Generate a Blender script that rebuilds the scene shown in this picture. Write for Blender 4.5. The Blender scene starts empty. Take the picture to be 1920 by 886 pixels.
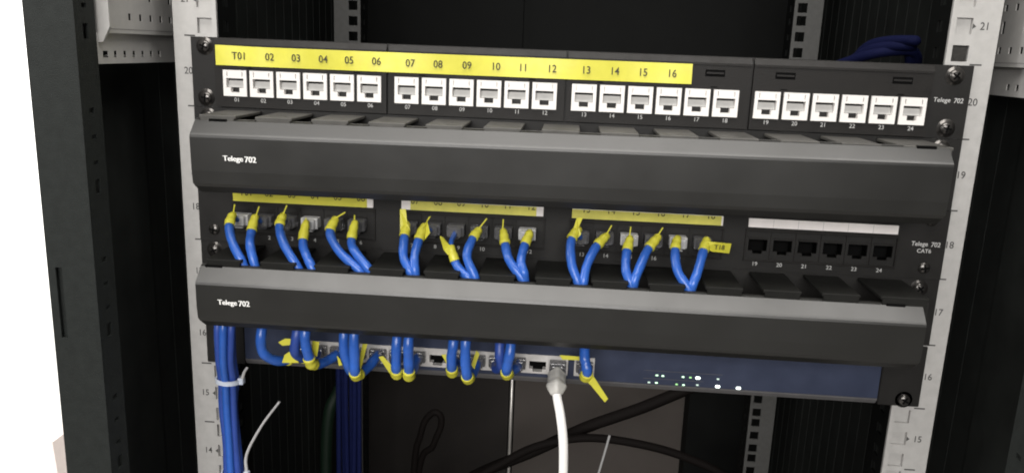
import bpy, bmesh, math, random
from mathutils import Vector, Matrix
random.seed(4)
S = 0.001                      # everything below is written in millimetres
sc = bpy.context.scene
COL = sc.collection
U = 44.45                      # one rack unit

# ------------------------------------------------------------------ camera, world, lamps, exposure
cam_data = bpy.data.cameras.new('camera')
cam = bpy.data.objects.new('camera', cam_data)
COL.objects.link(cam)
cam.location = (1.0628 * S, -512.487 * S, -1.293 * S)
cam.rotation_euler = (1.34311, -0.03690, 0.07281)
cam_data.sensor_width = 36.0
cam_data.lens = 1509.62 / 1920 * 36.0
cam_data.clip_start = 0.01
cam_data.clip_end = 50
sc.camera = cam

world = bpy.data.worlds.new('World')
sc.world = world
world.use_nodes = True
world.node_tree.nodes['Background'].inputs[0].default_value = (0.95, 0.97, 1.0, 1)
world.node_tree.nodes['Background'].inputs[1].default_value = 0.08

sc.view_settings.view_transform = 'Standard'
sc.view_settings.look = 'None'
sc.view_settings.exposure = 0.0
sc.view_settings.gamma = 1.0
sc.cycles.use_denoising = True
sc.cycles.filter_width = 1.9
sc.cycles.max_bounces = 6


def area_lamp(name, loc, target, sx, sy, power, color):
    d = bpy.data.lights.new(name, 'AREA')
    d.shape = 'RECTANGLE'
    d.size, d.size_y = sx, sy
    d.energy = power
    d.color = color
    o = bpy.data.objects.new(name, d)
    o.location = loc
    o.rotation_euler = (Vector(target) - Vector(loc)).to_track_quat('-Z', 'Y').to_euler()
    COL.objects.link(o)
    return o


area_lamp('ceiling_lamp', (0.05, -0.52, 1.5), (0.0, -0.35, -0.1), 2.4, 0.95, 66, (1.0, 0.965, 0.92))
area_lamp('room_fill', (-0.2, -2.1, 0.5), (0.0, 0.0, -0.15), 1.6, 0.7, 48, (1.0, 0.97, 0.94))  # unseen fill added for the frontal room light
area_lamp('wall_fill', (-1.5, -0.1, 0.6), (-1.15, 0.96, -0.2), 0.9, 0.9, 62, (1.0, 0.985, 0.96))  # unseen fill added to brighten the wall at the left


# ------------------------------------------------------------------ materials
def mat(name, color, rough=0.5, metal=0.0, noise=0.0, nscale=300.0, bump=0.0, bscale=900.0, rvar=0.0,
        emit=None, estr=0.0, trans=0.0, spec=0.5, alpha=1.0, stretch=None):
    m = bpy.data.materials.new(name)
    m.use_nodes = True
    nt = m.node_tree
    b = nt.nodes['Principled BSDF']
    b.inputs['Base Color'].default_value = (*color, 1)
    b.inputs['Roughness'].default_value = rough
    b.inputs['Metallic'].default_value = metal
    b.inputs['Specular IOR Level'].default_value = spec
    if trans:
        b.inputs['Transmission Weight'].default_value = trans
    if alpha < 1:
        b.inputs['Alpha'].default_value = alpha
    if emit:
        b.inputs['Emission Color'].default_value = (*emit, 1)
        b.inputs['Emission Strength'].default_value = estr
    if noise or rvar or bump:
        tc = nt.nodes.new('ShaderNodeTexCoord')
        vec = tc.outputs['Object']
        if stretch:
            mp = nt.nodes.new('ShaderNodeMapping')
            mp.inputs['Scale'].default_value = stretch
            nt.links.new(vec, mp.inputs[0])
            vec = mp.outputs[0]
    if noise or rvar:
        n = nt.nodes.new('ShaderNodeTexNoise')
        n.inputs['Scale'].default_value = nscale
        n.inputs['Detail'].default_value = 5
        n.inputs['Roughness'].default_value = 0.65
        nt.links.new(vec, n.inputs['Vector'])
    if noise:
        r = nt.nodes.new('ShaderNodeMapRange')
        r.inputs[1].default_value, r.inputs[2].default_value = 0.3, 0.7
        r.inputs[3].default_value, r.inputs[4].default_value = 1 - noise, 1 + noise
        nt.links.new(n.outputs['Fac'], r.inputs[0])
        v = nt.nodes.new('ShaderNodeVectorMath')
        v.operation = 'SCALE'
        v.inputs[0].default_value = color
        nt.links.new(r.outputs[0], v.inputs['Scale'])
        nt.links.new(v.outputs[0], b.inputs['Base Color'])
    if rvar:
        r2 = nt.nodes.new('ShaderNodeMapRange')
        r2.inputs[1].default_value, r2.inputs[2].default_value = 0.3, 0.7
        r2.inputs[3].default_value, r2.inputs[4].default_value = max(0.05, rough - rvar), min(1, rough + rvar)
        nt.links.new(n.outputs['Fac'], r2.inputs[0])
        nt.links.new(r2.outputs[0], b.inputs['Roughness'])
    if bump:
        n2 = nt.nodes.new('ShaderNodeTexNoise')
        n2.inputs['Scale'].default_value = bscale
        n2.inputs['Detail'].default_value = 3
        nt.links.new(vec, n2.inputs['Vector'])
        bp = nt.nodes.new('ShaderNodeBump')
        bp.inputs['Strength'].default_value = bump
        bp.inputs['Distance'].default_value = 0.0005
        nt.links.new(n2.outputs['Fac'], bp.inputs['Height'])
        nt.links.new(bp.outputs[0], b.inputs['Normal'])
    return m


M = {
    'wall': mat('wall_paint', (0.84, 0.83, 0.81), 0.8, noise=0.03, nscale=8, bump=0.2, bscale=300),
    'floor': mat('floor_tiles', (0.20, 0.19, 0.18), 0.5, noise=0.1, nscale=6),
    'pink': mat('pale_pink_wall_shade', (0.72, 0.64, 0.61), 0.8, noise=0.06, nscale=20),
    'black': mat('black_steel', (0.010, 0.010, 0.0098), 0.55, noise=0.25, nscale=40, bump=0.15, bscale=1500),
    'inside': mat('cabinet_inside', (0.0022, 0.0026, 0.0024), 0.7, noise=0.3, nscale=30, spec=0.15),
    'side': mat('side_panel_black', (0.012, 0.0135, 0.0125), 0.7, noise=0.3, nscale=30, spec=0.2),
    'post': mat('grey_black_powder_coat', (0.0150, 0.0172, 0.0162), 0.6, spec=0.15, noise=0.16, nscale=160, bump=0.35, bscale=1400),
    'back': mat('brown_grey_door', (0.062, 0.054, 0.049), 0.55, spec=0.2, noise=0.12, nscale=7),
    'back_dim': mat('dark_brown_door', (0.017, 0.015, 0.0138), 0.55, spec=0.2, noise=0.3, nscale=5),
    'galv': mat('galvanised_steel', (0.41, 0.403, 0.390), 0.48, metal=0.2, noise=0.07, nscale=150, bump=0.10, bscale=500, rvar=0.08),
    'galv_rear': mat('shaded_galvanised_steel', (0.075, 0.075, 0.072), 0.65, metal=0.1, noise=0.14, nscale=200),  # rear rails: cabinet shade put into a darker galvanised tone
    'face': mat('black_panel_paint', (0.0090, 0.0085, 0.0078), 0.5, spec=0.3, noise=0.18, nscale=60, bump=0.2, bscale=1600, rvar=0.06),
    'bezel': mat('black_bezel_plastic', (0.0105, 0.0096, 0.0088), 0.5, spec=0.22, noise=0.2, nscale=90, bump=0.22, bscale=1300, rvar=0.08),
    'cover': mat('charcoal_cover_paint', (0.0135, 0.0134, 0.0122), 0.34, spec=0.56, noise=0.06, nscale=12, bump=0.02, bscale=1700, rvar=0.05),
    'duct': mat('shaded_duct_plastic', (0.0105, 0.0105, 0.0095), 0.6, spec=0.12, noise=0.2, nscale=60, rvar=0.1, bump=0.2, bscale=600),  # lower fingers: shade put into a darker copy of the plastic
    'duct_lit_dusty': mat('lit_dusty_duct_plastic', (0.055, 0.053, 0.048), 0.55, spec=0.4, noise=0.3, nscale=45),  # upper fingers: dust smudges, plus light from above put into the paler colour
    'white': mat('white_jack_plastic', (0.72, 0.70, 0.675), 0.35, noise=0.02, nscale=120),
    'shutter': mat('shaded_shutter_plastic', (0.46, 0.455, 0.44), 0.45, noise=0.05, nscale=200),  # shade of the jack recess put into the shutter's grey
    'dark': mat('dark_cavity', (0.003, 0.003, 0.003), 0.8, spec=0.05),
    'yellow': mat('yellow_label_tape', (0.60, 0.565, 0.052), 0.42, noise=0.07, nscale=70, bump=0.25, bscale=120, rvar=0.1),
    'cream': mat('yellowed_label_strip', (0.64, 0.60, 0.11), 0.45, noise=0.16, nscale=45),
    'white_strip': mat('white_label_strip', (0.84, 0.80, 0.78), 0.5, noise=0.05, nscale=60),
    'ink': mat('black_ink', (0.035, 0.032, 0.012), 0.6),
    'rail_ink': mat('stamped_black', (0.05, 0.05, 0.048), 0.7),
    'print': mat('white_print', (0.78, 0.78, 0.76), 0.5),
    'print_dim': mat('grey_print', (0.46, 0.46, 0.45), 0.5),
    'screw': mat('black_nickel', (0.10, 0.095, 0.09), 0.28, metal=0.85, noise=0.2, nscale=400),
    'screw_bright': mat('bright_nickel', (0.42, 0.41, 0.40), 0.22, metal=0.9),
    'blue': mat('blue_cable_jacket', (0.026, 0.105, 0.43), 0.28, noise=0.10, nscale=220, bump=0.12, bscale=1500),
    'deepblue': mat('deep_blue_cable_jacket', (0.024, 0.062, 0.29), 0.42, noise=0.12, nscale=200),
    'clear': mat('clear_plug_plastic', (0.30, 0.30, 0.31), 0.12, trans=0.7, spec=0.7, noise=0.12, nscale=300),
    'clear_glint': mat('glint_plug_plastic', (0.66, 0.66, 0.66), 0.10, trans=0.3, spec=0.9, noise=0.25, nscale=260),  # glints on some plugs put into a brighter plastic colour
    'gold': mat('gold_contacts', (0.55, 0.38, 0.12), 0.3, metal=0.9),
    'switchblue': mat('blue_switch_fascia', (0.026, 0.034, 0.064), 0.42, spec=0.35, noise=0.14, nscale=45, bump=0.12, bscale=1500, rvar=0.07),
    'switchlip': mat('grey_switch_chassis', (0.085, 0.083, 0.085), 0.45, noise=0.15, nscale=70),
    'port': mat('white_port_housing', (0.52, 0.505, 0.49), 0.4, noise=0.15, nscale=150),
    'led': mat('lit_white_green', (0.7, 0.9, 0.75), 0.4, emit=(0.62, 1.0, 0.66), estr=0.85),
    'led_green': mat('lit_green', (0.35, 0.7, 0.3), 0.4, emit=(0.42, 0.72, 0.34), estr=0.5),
    'led_bright': mat('lit_bright_white', (0.9, 0.95, 0.95), 0.4, emit=(0.90, 1.0, 0.94), estr=1.7),
    'whitecable': mat('white_cable_jacket', (0.80, 0.79, 0.77), 0.42, noise=0.03, nscale=200),
    'boot': mat('grey_boot', (0.52, 0.51, 0.48), 0.45, noise=0.06, nscale=250),
    'tie': mat('clear_nylon', (0.55, 0.60, 0.70), 0.35, trans=0.15),
    'tietail': mat('clear_nylon_tail', (0.42, 0.42, 0.42), 0.4),
    'blackcable': mat('black_cable_jacket', (0.006, 0.0045, 0.004), 0.75, spec=0.12),
    'greencable': mat('dark_green_cable', (0.004, 0.018, 0.008), 0.6),
    'rearblue': mat('navy_cable_jacket', (0.008, 0.014, 0.080), 0.75, spec=0.2, noise=0.15, nscale=150),
    'straynavy': mat('dim_navy_jacket', (0.004, 0.006, 0.036), 0.8, spec=0.15),
    'rod': mat('bright_rod_steel', (0.55, 0.53, 0.50), 0.3, metal=0.6),
}


# ------------------------------------------------------------------ mesh helpers (mm)
def box(bm, x0, x1, y0, y1, z0, z1, bev=0.0, seg=2):
    v = [bm.verts.new((x, y, z)) for x in (x0, x1) for y in (y0, y1) for z in (z0, z1)]
    q = [(0, 1, 3, 2), (4, 6, 7, 5), (0, 4, 5, 1), (2, 3, 7, 6), (0, 2, 6, 4), (1, 5, 7, 3)]
    fs = [bm.faces.new([v[i] for i in f]) for f in q]
    if bev > 0:
        es = list({e for f in fs for e in f.edges})
        bmesh.ops.bevel(bm, geom=es, offset=bev, segments=seg, profile=0.5, affect='EDGES')
    return fs


def plate(bm, us, vs, holes, fn, thick):
    """perforated plate: grid lines us, vs; cells in holes stay open; fn(u,v)->point; thick = vector to extrude along"""
    vv = {}

    def g(i, j):
        if (i, j) not in vv:
            vv[(i, j)] = bm.verts.new(fn(us[i], vs[j]))
        return vv[(i, j)]
    fs = []
    for i in range(len(us) - 1):
        for j in range(len(vs) - 1):
            if (i, j) in holes:
                continue
            fs.append(bm.faces.new((g(i, j), g(i + 1, j), g(i + 1, j + 1), g(i, j + 1))))
    r = bmesh.ops.extrude_face_region(bm, geom=fs, use_keep_orig=True)
    bmesh.ops.translate(bm, vec=thick, verts=[e for e in r['geom'] if isinstance(e, bmesh.types.BMVert)])


def prism_x(bm, poly, x0, x1, inset=None):
    """extrude a (y,z) outline along X; inset(y,z) -> how far each end steps in there"""
    ins = inset or (lambda y, z: 0.0)
    a = [bm.verts.new((x0 + ins(y, z), y, z)) for y, z in poly]
    b = [bm.verts.new((x1 - ins(y, z), y, z)) for y, z in poly]
    n = len(poly)
    for i in range(n):
        bm.faces.new((a[i], a[(i + 1) % n], b[(i + 1) % n], b[i]))
    bm.faces.new(a[::-1])
    bm.faces.new(b)


def prism_y(bm, poly, y0, y1):
    a = [bm.verts.new((x, y0, z)) for x, z in poly]
    b = [bm.verts.new((x, y1, z)) for x, z in poly]
    n = len(poly)
    for i in range(n):
        bm.faces.new((a[i], a[(i + 1) % n], b[(i + 1) % n], b[i]))
    bm.faces.new(a[::-1])
    bm.faces.new(b)


def spline(pts, n=10):
    P = [Vector(p) for p in pts]
    P = [P[0] * 2 - P[1]] + P + [P[-1] * 2 - P[-2]]
    out = []
    for i in range(1, len(P) - 2):
        a, b, c, d = P[i - 1], P[i], P[i + 1], P[i + 2]
        for k in range(n):
            t = k / n
            out.append(0.5 * ((2 * b) + (c - a) * t + (2 * a - 5 * b + 4 * c - d) * t * t + (3 * b - a - 3 * c + d) * t ** 3))
    out.append(P[-2])
    return out


def tube(bm, path, r, seg=12, cap=True, square=False):
    """round sweep along a list of points; r is a number or a list"""
    n = len(path)
    rs = r if isinstance(r, (list, tuple)) else [r] * n
    t = (path[1] - path[0]).normalized()
    nrm = t.orthogonal().normalized()
    rings = []
    for i in range(n):
        a = path[max(0, i - 1)]
        b = path[min(n - 1, i + 1)]
        t2 = (b - a).normalized()
        q = t.rotation_difference(t2)
        nrm = q @ nrm
        t = t2
        bn = t.cross(nrm)
        ring = []
        for k in range(seg):
            c, s_ = math.cos(2 * math.pi * k / seg), math.sin(2 * math.pi * k / seg)
            q_ = 1.0 / (c ** 6 + s_ ** 6) ** (1 / 6) if square else 1.0
            ring.append(bm.verts.new(path[i] + (nrm * c + bn * s_) * rs[i] * q_))
        rings.append(ring)
    for i in range(n - 1):
        for k in range(seg):
            f = bm.faces.new((rings[i][k], rings[i][(k + 1) % seg], rings[i + 1][(k + 1) % seg], rings[i + 1][k]))
            f.smooth = True
    if cap:
        bm.faces.new(rings[0][::-1])
        bm.faces.new(rings[-1])


_txt = {}


def text_polys(s):
    if s not in _txt:
        cu = bpy.data.curves.new('tmp', 'FONT')
        cu.body = s
        cu.align_x = 'CENTER'
        cu.align_y = 'CENTER'
        cu.size = 1.0
        cu.extrude = 0.012
        cu.offset = 0.006
        cu.resolution_u = 3
        o = bpy.data.objects.new('tmp', cu)
        COL.objects.link(o)
        dg = bpy.context.evaluated_depsgraph_get()
        me = bpy.data.meshes.new_from_object(o.evaluated_get(dg))
        vs = [v.co.copy() for v in me.vertices]
        _txt[s] = (vs, [tuple(p.vertices) for p in me.polygons])
        bpy.data.objects.remove(o)
        bpy.data.curves.remove(cu)
        bpy.data.meshes.remove(me)
    return _txt[s]


def write(bm, s, x, y, z, cap, wide=1.0, slant=0.0, yfn=None, rot=0.0):
    """letters of cap height `cap` (mm), facing -Y, centred on x, z"""
    vs, ps = text_polys(s)
    k = cap / 0.70
    new = []
    for c in vs:
        u, v = (c.x + slant * c.y) * k * wide, c.y * k
        u, v = u * math.cos(rot) - v * math.sin(rot), u * math.sin(rot) + v * math.cos(rot)
        X = x + u
        new.append(bm.verts.new((X, y - c.z * k + (yfn(X) if yfn else 0.0), z + v)))
    for p in ps:
        try:
            bm.faces.new([new[i] for i in p])
        except ValueError:
            pass


def build(name, bm, m, parent=None, smooth=None, origin=(0, 0, 0)):
    """link the bmesh as ONE object; coordinates are mm in the rack's own frame"""
    bmesh.ops.recalc_face_normals(bm, faces=bm.faces[:])
    off = Vector(origin)
    for v in bm.verts:
        v.co = (v.co - off) * S
    me = bpy.data.meshes.new(name)
    bm.to_mesh(me)
    bm.free()
    me.materials.append(M[m])
    o = bpy.data.objects.new(name, me)
    COL.objects.link(o)
    if parent is not None:
        o.parent = parent
        o.location = off * S
        w = Vector((0, 0, 0))
        p = parent
        while p is not None:
            w += p.location
            p = p.parent
        o.location = off * S - w
    else:
        o.location = off * S
    return o


def thing(name, label, cat, loc=(0, 0, 0), group=None):
    o = bpy.data.objects.new(name, None)
    o.empty_display_size = 0.02
    COL.objects.link(o)
    o.location = Vector(loc) * S
    o['label'] = label
    o['category'] = cat
    if group:
        o['group'] = group
    return o


def tag(o, label, cat, group=None):
    o['label'] = label
    o['category'] = cat
    if group:
        o['group'] = group
    return o


def NB():
    return bmesh.new()


# ------------------------------------------------------------------ the room
b = NB()
box(b, -3200, 2400, 960, 1040, -1000, 1900)
o = build('wall', b, 'wall', origin=(0, 960, -1000))
o['kind'] = 'structure'
o['label'] = 'white wall behind the black cabinet'
b = NB()
box(b, -3200, 2400, -3000, 1400, -1060, -1000)
o = build('floor', b, 'floor', origin=(0, 0, -1000))
o['kind'] = 'structure'
b = NB()
prism_y(b, [(-1050, -1000), (-970, -1000), (-984, -790), (-1006, -782)], 880, 940)  # added block standing in for the wall edge's pinkish shade
tag(build('wall_edge_shade_block', b, 'pink', origin=(-1020, 930, -1000)), 'pale pinkish shape added for the shaded wall edge, left of the dark cabinet post', 'wall edge')

# ------------------------------------------------------------------ the cabinet
cab = thing('server_cabinet', 'black server cabinet with pale galvanised rails and a grey front post holding the equipment', 'cabinet', (0, 0, -1000))
Z0, Z1 = -990, 900
for sx in (-1, 1):
    b = NB()
    # front face with a slot, and the inner return flange with punched holes
    xs = sorted([sx * 300, sx * 295.2, sx * 291.2, sx * 271])
    zs = [Z0, -179.2, -135.5, Z1]
    hole = (1, 1) if sx < 0 else (1, 1)
    plate(b, xs, zs, {hole}, lambda u, v: (u, -76, v), (0, 1.5, 0))
    box(b, *sorted((sx * 297, sx * 289)), -73, -72, -190, -125)
    zz, hs = [Z0], set()
    pitch = 88.0
    k = 0
    base = -880
    while base + k * 44 < 500:
        zc = base + k * 44
        big = (k % 2 == 0)
        h = 4.2 if big else 1.6
        zz += [zc - h, zc + h]
        hs.add((1, len(zz) - 2))
        if big:
            for dz in (14, 29):
                zz += [zc + dz - 1.2, zc + dz + 1.2]
                hs.add((1, len(zz) - 2))
        k += 1
    zz.append(Z1)
    plate(b, [-74.4, -68.5, -63.5, -56], zz, hs, lambda u, v, s=sx: (s * 271, u, v), (sx * 1.5, 0, 0))
    box(b, *sorted((sx * 298.4, sx * 300)), -74.4, 30, Z0, Z1)
    box(b, *sorted((sx * 284, sx * 280)), -74, -56, Z0, Z1)
    build('corner_post', b, 'post', cab, origin=(sx * 300, -76, -990))

RAIL_Z = [-k * U - d for k in range(-3, 9) for d in (6.35, 22.225, 38.1)]


def rail(y, name_mat, sx, detailed=True, ztop=260, zbot=-420, holes=True):
    b = NB()
    xs = [sx * 224.6, sx * 227.75, sx * 237.25, sx * 253.0]
    zs, hs = [zbot], set()
    zc = sorted(z for k in range(-6, 10 if detailed else 15) for z in (-k * U - 6.35, -k * U - 22.225, -k * U - 38.1) if zbot + 8 < z < ztop - 8)
    for z in zc:
        zs += [z - 4.75, z + 4.75]
        hs.add((1, len(zs) - 2))
    zs.append(ztop)
    plate(b, xs, zs, hs, lambda u, v: (u, y, v), (0, 2.0, 0))
    box(b, *sorted((sx * 251.2, sx * 253.0)), y + 2, y + 32, zbot, ztop)
    if detailed:
        box(b, *sorted((sx * 226.6, sx * 251.0)), y + 2.6, y + 4, zbot, ztop)
    r = build('mounting_rail', b, name_mat, cab, origin=(sx * 239, y, zbot))
    b = NB()
    zs, hs = [zbot], set()
    for z in zc:
        zs += [z - 3.5, z + 3.5]
        hs.add((1, len(zs) - 2))
    zs.append(ztop)
    plate(b, [y + 2.1, y + 10, y + 18, y + 30], zs, hs, lambda u, v: (sx * 224.6, u, v), (sx * 1.6, 0, 0))
    build('inner_flange', b, 'inside', r, origin=(sx * 225, y + 15, zbot))  # galvanised flange coloured near-black to stand in for shade
    return r


for sx in (-1, 1):
    r = rail(0, 'galv', sx)
    for k in range(-1, 7):
        z = -k * U
        b = NB()
        box(b, *sorted((sx * 239.0, sx * 246.0)), -0.12, 0.2, z - 0.45, z + 0.45)
        build('unit_mark', b, 'rail_ink', r, origin=(sx * 242, 0, z))
        z -= 22.2
        b = NB()
        write(b, str(20 - k), sx * 244.4, -0.1, z, 4.4, 0.92)
        build('unit_number', b, 'rail_ink', r, origin=(sx * 244, 0, z))
        b = NB()
        prism_y(b, [(sx * 237.3, z - 1.6), (sx * 239.3, z), (sx * 237.3, z + 1.6)], -0.15, 0.3)
        build('unit_notch', b, 'rail_ink', r, origin=(sx * 238, 0, z))
    if sx > 0:
        b = NB()
        box(b, 228.2, 236.8, 0.9, 2.5, 1.9, 10.8, 0.4, 1)
        box(b, 230.0, 235.0, 0.3, 0.9, 1.9, 5.6, 0.2, 1)
        build('hole_block', b, 'screw', r, origin=(232.5, 1, 6.35))  # dark block filling this one rail hole
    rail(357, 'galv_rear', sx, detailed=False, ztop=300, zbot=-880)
    # perforated depth bar between the front post and the rail
    X = sx * 268
    b = NB()
    ys = [-50]
    zrow = [2, 7.4, 11.4, 19.4, 27.0, 33, 37, 60]
    hs = set()
    for q in range(7):
        yc = -24 + q * 12.6
        ys += [yc - 1.7, yc + 1.7]
        hs.add((len(ys) - 2, 1))
        hs.add((len(ys) - 2, 5))
        if q % 2 == 0:
            hs.add((len(ys) - 2, 3))
    ys.append(72)
    plate(b, ys, zrow, hs, lambda u, v: (X, u, v), (sx * 0.7, 0, 0))
    ys2, hs2 = [-58], set()
    for q in range(7):
        yc = -46 + q * 10.5
        w = 3.0 if q == 0 else 1.7
        ys2 += [yc - w, yc + w]
        hs2.add((len(ys2) - 2, 1))
    ys2.append(72)
    plate(b, ys2, [-18.2, -14.6, -10.8, -0.5], hs2, lambda u, v: (X + sx * 4.0, u, v), (sx * 0.7, 0, 0))
    box(b, *sorted((X + sx * 0.2, X + sx * 5.4)), -50, 72, -0.5, 1.8)
    box(b, *sorted((X + sx * 8, X + sx * 24)), -50, 72, -16, -14)
    # bent end tab that faces the front
    prism_y(b, [(X - sx * 3.5, 60), (X + sx * 9, 60), (X + sx * 9, -3), (X + sx * 4, -6), (X + sx * 1.0, -5.5), (X - sx * 3.5, 3)], -53, -51.2)
    build('depth_bar', b, 'galv', cab, origin=(X, 0, 0))
    b = NB()
    box(b, *sorted((sx * 296, sx * 299.5)), 32, 604, -985, 895)
    for q in range(22):
        box(b, *sorted((sx * 295.4, sx * 296.2)), 60 + q * 24, 72 + q * 24, -985, 895)
    build('side_panel', b, 'side', cab, origin=(sx * 298, 320, -985))
    # gap filler between the post and the side panel
    b = NB()
    box(b, *sorted((sx * 294, sx * 298)), -56, 31.5, -985, 895)
    build('inner_skin', b, 'side', cab, origin=(sx * 296, 0, -985))
    # leaf of the rear double door
    b = NB()
    xa, xb = (-296, -66.5) if sx < 0 else (-57.5, 296)
    box(b, xa, xb, 600, 606, -985, -330)
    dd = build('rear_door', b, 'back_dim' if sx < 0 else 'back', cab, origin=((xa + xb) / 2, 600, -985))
    b = NB()
    box(b, xa, xb, 600, 606, -329, 895)
    build('door_mesh', b, 'inside', dd, origin=((xa + xb) / 2, 600, -329))
b = NB()
tube(b, [Vector((-62, 597, -980)), Vector((-62, 597, -300))], 2.6)
build('lock_rod', b, 'rod', cab, origin=(-62, 597, -980))
b = NB()
box(b, -296, 296, 607, 609, -985, 895)
build('rear_frame', b, 'inside', cab, origin=(0, 608, -985))
b = NB()
box(b, -299, 299, -74, 608, 901, 906)
build('roof_panel', b, 'black', cab, origin=(0, 260, 901))
b = NB()
box(b, -299, 299, -74, 608, -1000, -991)
build('base_panel', b, 'black', cab, origin=(0, 260, -1000))
# dark edge strip that stands behind the right part of the lower door
b = NB()
box(b, 192, 294, 560, 599, -985, -335)
build('cable_channel', b, 'inside', cab, origin=(240, 580, -985))


# ------------------------------------------------------------------ screws, shared
def screw_mesh():
    b = NB()
    prof = [(0.0, -2.6), (1.2, -2.55), (2.6, -2.2), (3.5, -1.5), (3.9, -0.6), (3.9, 0.0), (5.6, 0.0), (5.8, 0.5), (5.8, 1.2)]
    seg = 20
    prev = None
    for r, y in prof:
        if r == 0:
            ring = [b.verts.new((0, y, 0))]
        else:
            ring = [b.verts.new((r * math.cos(2 * math.pi * k / seg), y, r * math.sin(2 * math.pi * k / seg))) for k in range(seg)]
        if prev:
            for k in range(seg):
                if len(prev) == 1:
                    f = b.faces.new((prev[0], ring[k], ring[(k + 1) % seg]))
                else:
                    f = b.faces.new((prev[k], ring[k], ring[(k + 1) % seg], prev[(k + 1) % seg]))
                f.smooth = True
        prev = ring
    bmesh.ops.recalc_face_normals(b, faces=b.faces[:])
    for v in b.verts:
        v.co *= S
    me = bpy.data.meshes.new('screw')
    b.to_mesh(me)
    b.free()
    me.materials.append(M['screw'])
    b = NB()
    box(b, -2.5, 2.5, -2.7, -1.8, -0.55, 0.55)
    box(b, -0.55, 0.55, -2.72, -1.8, -2.5, 2.5)
    for v in b.verts:
        v.co *= S
    m2 = bpy.data.meshes.new('cross_recess')
    b.to_mesh(m2)
    b.free()
    m2.materials.append(M['dark'])
    return me, m2


SCREW, CROSS = screw_mesh()


def screw(parent, x, z, y=-1.2, rot=0.3):
    o = bpy.data.objects.new('screw', SCREW)
    COL.objects.link(o)
    o.parent = parent
    o.location = Vector((x, y, z)) * S - parent.location
    o.rotation_euler = (0, rot, 0)
    c = bpy.data.objects.new('cross_recess', CROSS)
    COL.objects.link(c)
    c.parent = o
    return o


def place(root_part, data_obj, x, y, z):
    """copy of a part and its sub-parts, set at x, y, z in rack mm"""
    c = data_obj.copy()
    COL.objects.link(c)
    c.parent = root_part
    c.location = Vector((x, y, z)) * S - root_part.location
    for ch in list(data_obj.children):
        d = ch.copy()
        COL.objects.link(d)
        d.parent = c
    return c


# ------------------------------------------------------------------ upper patch panel (unit 20)
pp = thing('patch_bay', 'upper black patch panel with white jacks under one long yellow number tape', 'patch panel', (0, 0, -U))
b = NB()
zt, zb = -0.6, -U + 0.12
plate(b, [-241.3, -236, -229, 229, 236, 241.3], [zb, zt], set(), lambda u, v: (u, -1.6, v), (0, 1.4, 0))
box(b, -222, 222, -0.2, 60, zt - 3.5, zt - 1.5)
build('faceplate', b, 'face', pp, origin=(0, 0, -U / 2))
SEAMS = [-226.0, -113.7, -1.6, 111.1, 218.4]
GROUP_X = [-211.9, -101.4, 9.7, 121.2]
PITCH = 17.33
JACKS = []
for g in range(4):
    xa, xb = SEAMS[g] + 0.7, SEAMS[g + 1] - 0.7
    jx = [GROUP_X[g] + PITCH * i for i in range(6)]
    JACKS += jx
    xs, hs = [xa], set()
    for x in jx:
        xs += [x - 7.75, x + 7.75]
    xs.append(xb)
    zs = [zb + 0.6, -36.9, -20.3, -6.2]
    for i in range(6):
        hs.add((1 + 2 * i, 1))
    # clip slots above the jacks
    b = NB()
    plate(b, xs, zs, hs, lambda u, v: (u, -4.4, v), (0, 2.8, 0))
    # sloping top lip
    prism_x(b, [(-1.6, zt - 0.2), (-2.4, zt - 0.4), (-4.9, -4.6), (-4.9, -6.0), (-1.6, -6.0)], xa, xb)
    bz = build('module_bezel', b, 'bezel', pp, origin=((xa + xb) / 2, -3, -U / 2))
    sl = [jx[0] + 9.5, jx[5] - 8.0]
    if g == 2:
        sl = [jx[0] + 9.5, 88.6]
    for x in sl:
        b = NB()
        box(b, x - 6.0, x + 6.0, -4.55, -4.0, -12.8, -8.6, 0.2, 1)
        box(b, x - 2.0, x + 2.0, -4.52, -4.3, -19.3, -18.7)
        build('clip_slot', b, 'dark', bz, origin=(x, -4, -11))
        b = NB()
        box(b, x - 5.2, x + 5.2, -4.95, -4.4, -11.2, -10.1)
        build('clip_tongue', b, 'bezel', bz, origin=(x, -4, -11))

# one jack, then copies
b = NB()
W, H = 15.2, 16.3
us = [0, 2.0, 2.35, 3.0, 4.75, 10.45, 12.2, 12.85, 13.2, W]
vs = [0, 1.1, 3.9, 5.1, 11.0, 13.9, H]
hol = {(2, 1), (6, 1)}
for i in range(1, 8):
    hol.add((i, 3))
hol.add((4, 4))
plate(b, us, vs, hol, lambda u, v: (u - W / 2, -1.1, H / 2 - v), (0, 6.0, 0))
box(b, -W / 2 + 0.8, W / 2 - 0.8, 0.2, 1.0, H / 2 - 5.0, H / 2 - 0.6)
j0 = bpy.data.objects.new('jack', None)
shell = build('jack', b, 'white')
bpy.data.objects.remove(j0)
shell.parent = pp
b = NB()
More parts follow.
